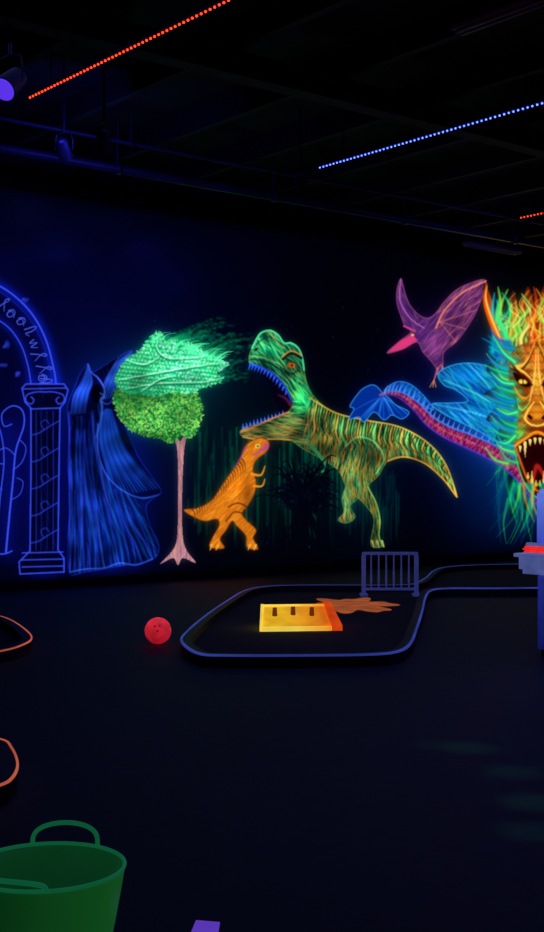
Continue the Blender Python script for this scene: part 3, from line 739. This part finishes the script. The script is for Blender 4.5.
def fixture(p, rz, L, lab):
    t = thing("tube_light_fixture", p, rz, lab, "light fixture")
    bm = bmesh.new(); bbox(bm, -L/2, L/2, -.08, .08, 0, .05, .01); mesh_ob("housing", bm, grey_m, t)
    for s in (-.04, .04):
        bm = bmesh.new(); cyl(bm, (-L/2+.04, s, -.02), (L/2-.04, s, -.02), .014); mesh_ob("tube", bm, grey_m, t, True)
    for s in (-L/3, L/3):
        bm = bmesh.new(); cyl(bm, (s, 0, .05), (s, 0, CEIL-p[2]-.001), .006, seg=6); mesh_ob("hanger", bm, pipe_m, t)
fixture(on_level(510, 12, 5.25), math.pi/2, 1.2, "unlit white tube fixture hung between joists")
fixture(on_level(493, 249, 5.1), 0, 1.3, "unlit white tube fixture hung above the mural")

# ------------------------------------------------------------ golf courses
felt_m = mat("dark_felt", (32, 34, 50), .95, noise=.35, nscale=30)
kerb_m = mat("black_kerb_rubber", (26, 26, 36), .6, noise=.3)
trim_b = mat("blue_kerb_tape", (50, 60, 160), .5, em=(52, 64, 150), es=.9, noise=.6, nscale=1.5)
trim_o = mat("orange_kerb_tape", (200, 90, 50), .5, em=(190, 92, 66), es=.9, noise=.5, nscale=2)
def inset(P, d):
    n = len(P); out = []
    for i in range(n):
        a, b, c = P[i-1], P[i], P[(i+1) % n]
        t = (c-a).normalized(); nn = Vector((-t.y, t.x)); out.append(b+nn*d)
    return out
def course(px, zt, tm, label, kw=.09, tw=.016):
    P = [on_level(u, v, zt).xy for u, v in cr(px, 6, True)]
    area = sum(P[i-1].x*P[i].y-P[i].x*P[i-1].y for i in range(len(P)))
    if area < 0: P = P[::-1]
    c = Vector((sum(p.x for p in P)/len(P), sum(p.y for p in P)/len(P)))
    P = [p-c for p in P]
    t = thing("mini_golf_hole", (c.x, c.y, 0), 0, label, "mini golf course")
    I = inset(P, kw); n = len(P)
    bm = bmesh.new(); vs = [bm.verts.new((p.x, p.y, .03)) for p in I]; f = bm.faces.new(vs)
    r = bmesh.ops.extrude_face_region(bm, geom=[f]); bmesh.ops.translate(bm, vec=(0, 0, -.028), verts=[v for v in r['geom'] if isinstance(v, bmesh.types.BMVert)])
    bmesh.ops.triangulate(bm, faces=[f for f in bm.faces if len(f.verts) > 4])
    mesh_ob("felt", bm, felt_m, t)
    def ring(name, A_, B_, z0, z1, m):
        bm = bmesh.new()
        R4 = [[bm.verts.new((p.x, p.y, z)) for p in Q] for Q, z in ((A_, z0), (A_, z1), (B_, z1), (B_, z0))]
        for i in range(n):
            j = (i+1) % n
            for k in range(4): a, b = R4[k], R4[(k+1) % 4]; bm.faces.new((a[i], a[j], b[j], b[i]))
        return mesh_ob(name, bm, m, t)
    ring("kerb", P, I, .0, zt, kerb_m)
    ring("edge_tape", inset(P, -.004), inset(P, tw), zt-tw*.8, zt+.004, tm)
    return t
course([(181,641),(188,630),(206,615),(228,600),(246,590),(270,586),(310,585),(350,585),(385,585),(412,584),(425,578),(433,571),(446,567),(475,565),(520,564),(580,564),(640,566),(660,578),(640,586),(580,587),(500,588),(450,588),(432,590),(426,597),(423,610),(418,626),(411,643),(398,651),(370,654),(300,655),(230,655),(198,653)], .10, trim_b,
       "dark L-shaped mini golf hole with blue-edged rounded kerb")
course([(-80,612),(-30,612),(0,616),(18,624),(32,637),(22,645),(0,651),(-40,656),(-90,654),(-110,630)], .10, trim_o,
       "dark mini golf hole with glowing orange kerb beside the mural", tw=.009)
course([(-110,738),(-50,734),(0,739),(12,748),(18,764),(13,777),(0,785),(-40,795),(-100,798),(-140,770)], .10, trim_o,
       "dark mini golf hole with glowing orange kerb edge near the tub", tw=.008)

# ------------------------------------------------------------ yellow ramp obstacle
yel = mat("fluorescent_yellow_paint", (240, 180, 20), .5, em=(246, 186, 40), es=.85, noise=.5, nscale=5, grad=(0, -.1, .36, (232, 100, 20)))
yel2 = mat("pale_yellow_paint", (250, 215, 60), .5, em=(255, 222, 90), es=.85, noise=.25, nscale=6, grad=(0, 0., .36, (240, 140, 30)))
org = mat("fluorescent_orange_paint", (240, 70, 20), .5, em=(236, 78, 22), es=.75, noise=.55, nscale=8)
holem = mat("dark_peg", (60, 30, 5), .9, em=(96, 50, 8), es=.8)
p = on_level(297, 631, .03)
t = thing("ramp_obstacle", p, ROT+.10, "fluorescent yellow wooden ramp obstacle with orange side on felt", "golf obstacle")
w2 = .33
def wedge(bm, x0, x1, y0, y1, za, zb, th, xs0=0., xs1=0., bot=None):
    z1 = (za-th, zb-th) if bot is None else (bot, bot)
    c = [(x0, y0, z1[0]), (x1, y0, z1[0]), (x1, y0, za), (x0, y0, za), (x0+xs0, y1, z1[1]), (x1+xs1, y1, z1[1]), (x1+xs1, y1, zb), (x0+xs0, y1, zb)]
    v = [bm.verts.new(q) for q in c]
    for q in ((0,1,2,3),(4,7,6,5),(0,4,5,1),(1,5,6,2),(2,6,7,3),(3,7,4,0)): bm.faces.new([v[i] for i in q])
bm = bmesh.new(); wedge(bm, -w2, w2, 0, .5, .02, .18, .03, .06, 0.0, bot=0); mesh_ob("ramp_board", bm, yel, t)
bm = bmesh.new(); bbox(bm, -w2+.05, w2, .5, .525, 0, .20, .006); mesh_ob("back_board", bm, yel2, t)
bm = bmesh.new(); bbox(bm, -w2-.01, w2, -.02, 0, 0, .045, .004); mesh_ob("front_board", bm, yel2, t)
bm = bmesh.new(); wedge(bm, -w2-.025, -w2, -.01, .52, .045, .205, 0, .06, .06, bot=0); mesh_ob("side_board", bm, yel2, t)
bm = bmesh.new(); wedge(bm, w2, w2+.10, -.02, .56, .05, .22, 0, .0, -.03, bot=0)
o = mesh_ob("side_board", bm, org, t); o["label"] = "orange side board"
for (x, y) in ((-.18, .30), (.0, .32), (.18, .30)):
    bm = bmesh.new(); z = .02+.16*y/.5; cyl(bm, (x, y, z-.01), (x, y, z+.075), .026, .02, 14); mesh_ob("peg", bm, holem, t)
# splat
bm = bmesh.new(); K = 72; vs = []
pc = on_level(352, 605, .035)
for i in range(K):
    a = i/K*2*math.pi; r = 1+.20*math.sin(a*6+.6)+.13*math.sin(a*11+2)
    q = Rv*(math.cos(a)*.44*r)+Fv*(math.sin(a)*.72*r); vs.append(bm.verts.new((q.x, q.y, .002)))
f = bm.faces.new(vs); r_ = bmesh.ops.extrude_face_region(bm, geom=[f]); bmesh.ops.translate(bm, vec=(0, 0, -.004), verts=[v for v in r_['geom'] if isinstance(v, bmesh.types.BMVert)])
bmesh.ops.triangulate(bm, faces=[f for f in bm.faces if len(f.verts) > 4])
o = mesh_ob("splat_mat", bm, mat("dull_orange_paint", (170, 90, 30), .7, em=(176, 88, 48), es=.8, noise=.7, nscale=5)); o.location = pc
meta(o, "flat orange splat-shaped mat lying on the felt", "mat")

# ------------------------------------------------------------ picket fence
p = on_level(390, 596, .03)
t = thing("picket_fence", p, ROT, "small dark blue-lit railing standing on golf felt", "fence")
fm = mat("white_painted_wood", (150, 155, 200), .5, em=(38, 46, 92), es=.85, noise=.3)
Wf = .64
bm = bmesh.new(); bbox(bm, -Wf/2-.02, Wf/2+.02, -.035, .035, .50, .535, .008); mesh_ob("top_rail", bm, fm, t)
bm = bmesh.new(); bbox(bm, -Wf/2, Wf/2, -.02, .02, .07, .10, .005); mesh_ob("bottom_rail", bm, fm, t)
for s in (-1, 1):
    bm = bmesh.new(); bbox(bm, s*Wf/2-.025, s*Wf/2+.025, -.03, .03, 0, .50, .005); bbox(bm, s*Wf/2-.045, s*Wf/2+.045, -.09, .09, 0, .03, .004); mesh_ob("post", bm, fm, t)
for i in range(6):
    x = -Wf/2+Wf*(i+1)/7
    bm = bmesh.new(); cyl(bm, (x, 0, .10), (x, 0, .2), .009, .014, 10); cyl(bm, (x, 0, .2), (x, 0, .38), .014, .009, 10); cyl(bm, (x, 0, .38), (x, 0, .5), .009, .009, 10); mesh_ob("baluster", bm, fm, t)

# ------------------------------------------------------------ ball
r = .118; p = on_level(158, 644, 0); 
t = thing("bowling_ball", (p.x, p.y, 0), ROT, "glowing pink-red ball with finger holes on carpet", "ball")
bm = bmesh.new(); bmesh.ops.create_uvsphere(bm, u_segments=40, v_segments=24, radius=r, matrix=Matrix.Translation((0, 0, r)))
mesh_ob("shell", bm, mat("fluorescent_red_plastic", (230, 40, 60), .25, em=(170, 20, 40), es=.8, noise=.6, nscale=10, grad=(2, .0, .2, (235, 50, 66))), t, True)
for a, b in ((-.15, .45), (.2, .5), (.05, .1)):
    d = Vector((math.sin(a), -math.cos(a)*math.cos(b), math.sin(b))).normalized(); c0 = Vector((0, 0, r))
    bm = bmesh.new(); cyl(bm, c0+d*(r-.004), c0+d*(r+.001), .012, seg=16); mesh_ob("finger_hole", bm, mat("dark_red_hole", (120, 10, 20), .6, em=(160, 20, 40), es=.7), t)

# ------------------------------------------------------------ tub
H_ = .33
p = on_level(46, 866, H_)
t = thing("flexible_tub", (p.x, p.y, 0), ROT, "green flexible plastic tub with two loop handles", "bucket")
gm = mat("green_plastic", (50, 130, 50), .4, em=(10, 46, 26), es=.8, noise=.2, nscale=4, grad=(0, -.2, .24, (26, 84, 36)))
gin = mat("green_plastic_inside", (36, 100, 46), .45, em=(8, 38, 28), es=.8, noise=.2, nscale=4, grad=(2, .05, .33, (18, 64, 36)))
gr = mat("green_plastic_rim", (46, 140, 80), .4, em=(20, 88, 56), es=.9, noise=.15, nscale=4)
SG = 72
def lathe(name, prof, m):
    bm = bmesh.new(); rings = []
    for (rr, z) in prof:
        rings.append([bm.verts.new((0, 0, z))] if rr == 0 else [bm.verts.new((rr*math.cos(k*2*math.pi/SG), rr*math.sin(k*2*math.pi/SG), z)) for k in range(SG)])
    for a, b in zip(rings, rings[1:]):
        for k in range(SG):
            k2 = (k+1) % SG
            if len(a) == 1: bm.faces.new((a[0], b[k], b[k2]))
            elif len(b) == 1: bm.faces.new((a[k], a[k2], b[0]))
            else: bm.faces.new((a[k], a[k2], b[k2], b[k]))
    mesh_ob(name, bm, m, t, True)
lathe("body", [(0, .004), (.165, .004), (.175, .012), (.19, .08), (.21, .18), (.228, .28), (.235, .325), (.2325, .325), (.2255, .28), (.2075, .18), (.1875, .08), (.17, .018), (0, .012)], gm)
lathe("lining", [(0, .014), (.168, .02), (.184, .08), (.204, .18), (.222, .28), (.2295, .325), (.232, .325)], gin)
bm = bmesh.new(); tube(bm, [(.234*math.cos(k*2*math.pi/72), .234*math.sin(k*2*math.pi/72), H_) for k in range(72)], .006, 10, True); mesh_ob("rim", bm, gr, t, True)
for a0 in (math.radians(84), math.radians(-106)):
    pts = []; back = a0 > 0
    for k in range(21):
        s = k/20*math.pi; a = a0+math.cos(s)*.46; z = H_+(.062 if back else .028)*math.sin(s)**.6
        rr = .236+(.012 if back else .004)*math.sin(s); pts.append((rr*math.cos(a), rr*math.sin(a), z))
    bm = bmesh.new(); tube(bm, pts, .0075, 10); mesh_ob("handle", bm, gr, t, True)

# ------------------------------------------------------------ paper
pts = [on_level(u, v, .004) for u, v in ((196,920),(220,922),(217,940),(189,937))]
bm = bmesh.new(); c = sum(pts, Vector())/4
a = [bm.verts.new(q-c) for q in pts]; f = bm.faces.new(a); r_ = bmesh.ops.extrude_face_region(bm, geom=[f])
bmesh.ops.translate(bm, vec=(0, 0, -.003), verts=[v for v in r_['geom'] if isinstance(v, bmesh.types.BMVert)])
o = mesh_ob("paper_sheet", bm, mat("uv_white_paper", (150, 120, 200), .8, em=(92, 58, 180), es=.9, noise=.1)); o.location = c
meta(o, "violet glowing white paper sheet lying on the carpet", "paper")

# ------------------------------------------------------------ cabinet at the edge
t = thing("game_table", (8.15, 6.0, 0), 0, "white game cabinet with red-lit top and blue glowing post", "game table")
wm_ = mat("white_laminate", (150, 150, 190), .4, em=(80, 92, 150), es=.85, noise=.4, nscale=5)
redm = mat("red_glowing_trim", (255, 50, 40), .4, em=(235, 46, 40), es=.95, noise=.4)
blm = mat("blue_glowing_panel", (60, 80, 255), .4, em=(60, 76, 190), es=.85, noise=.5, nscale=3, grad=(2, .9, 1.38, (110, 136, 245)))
bm = bmesh.new(); bbox(bm, 0, 1.4, 0, .9, .68, .86, .04); bbox(bm, -.015, 1.415, -.015, .915, .82, .85, .005); mesh_ob("table_top", bm, wm_, t)
bm = bmesh.new(); bbox(bm, .03, 1.38, .03, .87, .86, .91, .02); mesh_ob("red_trim", bm, redm, t)
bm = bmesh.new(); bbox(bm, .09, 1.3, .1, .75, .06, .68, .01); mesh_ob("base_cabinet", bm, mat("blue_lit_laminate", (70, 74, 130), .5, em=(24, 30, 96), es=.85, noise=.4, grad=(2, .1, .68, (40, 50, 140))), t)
bm = bmesh.new(); bbox(bm, .12, 1.28, .12, .73, 0, .06); mesh_ob("plinth", bm, kerb_m, t)
bm = bmesh.new(); bbox(bm, .12, .5, .3, .80, .91, 1.38, .03); mesh_ob("blue_panel", bm, blm, t)
bm = bmesh.new(); bbox(bm, .05, .10, .6, .85, .91, .94, .012); mesh_ob("control_knob", bm, wm_, t)

# ------------------------------------------------------------ lights
def area(name, loc, tgt, size, e, colr, sy=None):
    l = bpy.data.lights.new(name, 'AREA'); l.energy = e; l.color = colr; l.size = size
    if sy: l.shape = 'RECTANGLE'; l.size_y = sy
    o = bpy.data.objects.new(name, l); o.location = loc
    o.rotation_euler = (Vector(tgt)-Vector(loc)).to_track_quat('-Z', 'Y').to_euler(); link(o); return o
area("ultraviolet_lamp", (6.5, 11.0, 4.9), (7.5, WY, 3.4), 1.2, 19, (.05, .06, 1), .3)
area("ultraviolet_lamp", (14, 11.0, 4.9), (15, WY, 1.5), 1.2, 5, (.08, .08, 1), .3)
area("ambient_lamp", (8, 6, 5.1), (8, 6, 0), 9, 72, (.18, .2, 1), 9)
area("ambient_lamp", (8, 6, 2.2), (8, 6, 9), 6, 3, (.3, .22, 1), 6)
for (u, v, e) in ((470, 748, 1.), (512, 772, .9), (532, 802, 1.2), (534, 832, .9), (440, 745, .4)):
    tg = on_level(u, v, 0); l = bpy.data.lights.new("effect_spot", 'SPOT'); l.energy = e*230; l.color = (.08, .75, .4)
    l.spot_size = math.radians(4.4); l.spot_blend = 1; l.shadow_soft_size = .05
    o = bpy.data.objects.new("effect_spot", l); o.location = tg+Vector((-.8, -1.0, 5.0))
    o.rotation_euler = (tg-o.location).to_track_quat('-Z', 'Y').to_euler(); link(o)
wd = bpy.data.worlds.new("world"); sc.world = wd; wd.use_nodes = True
wd.node_tree.nodes["Background"].inputs[0].default_value = (.01, .012, .05, 1)
wd.node_tree.nodes["Background"].inputs[1].default_value = .2
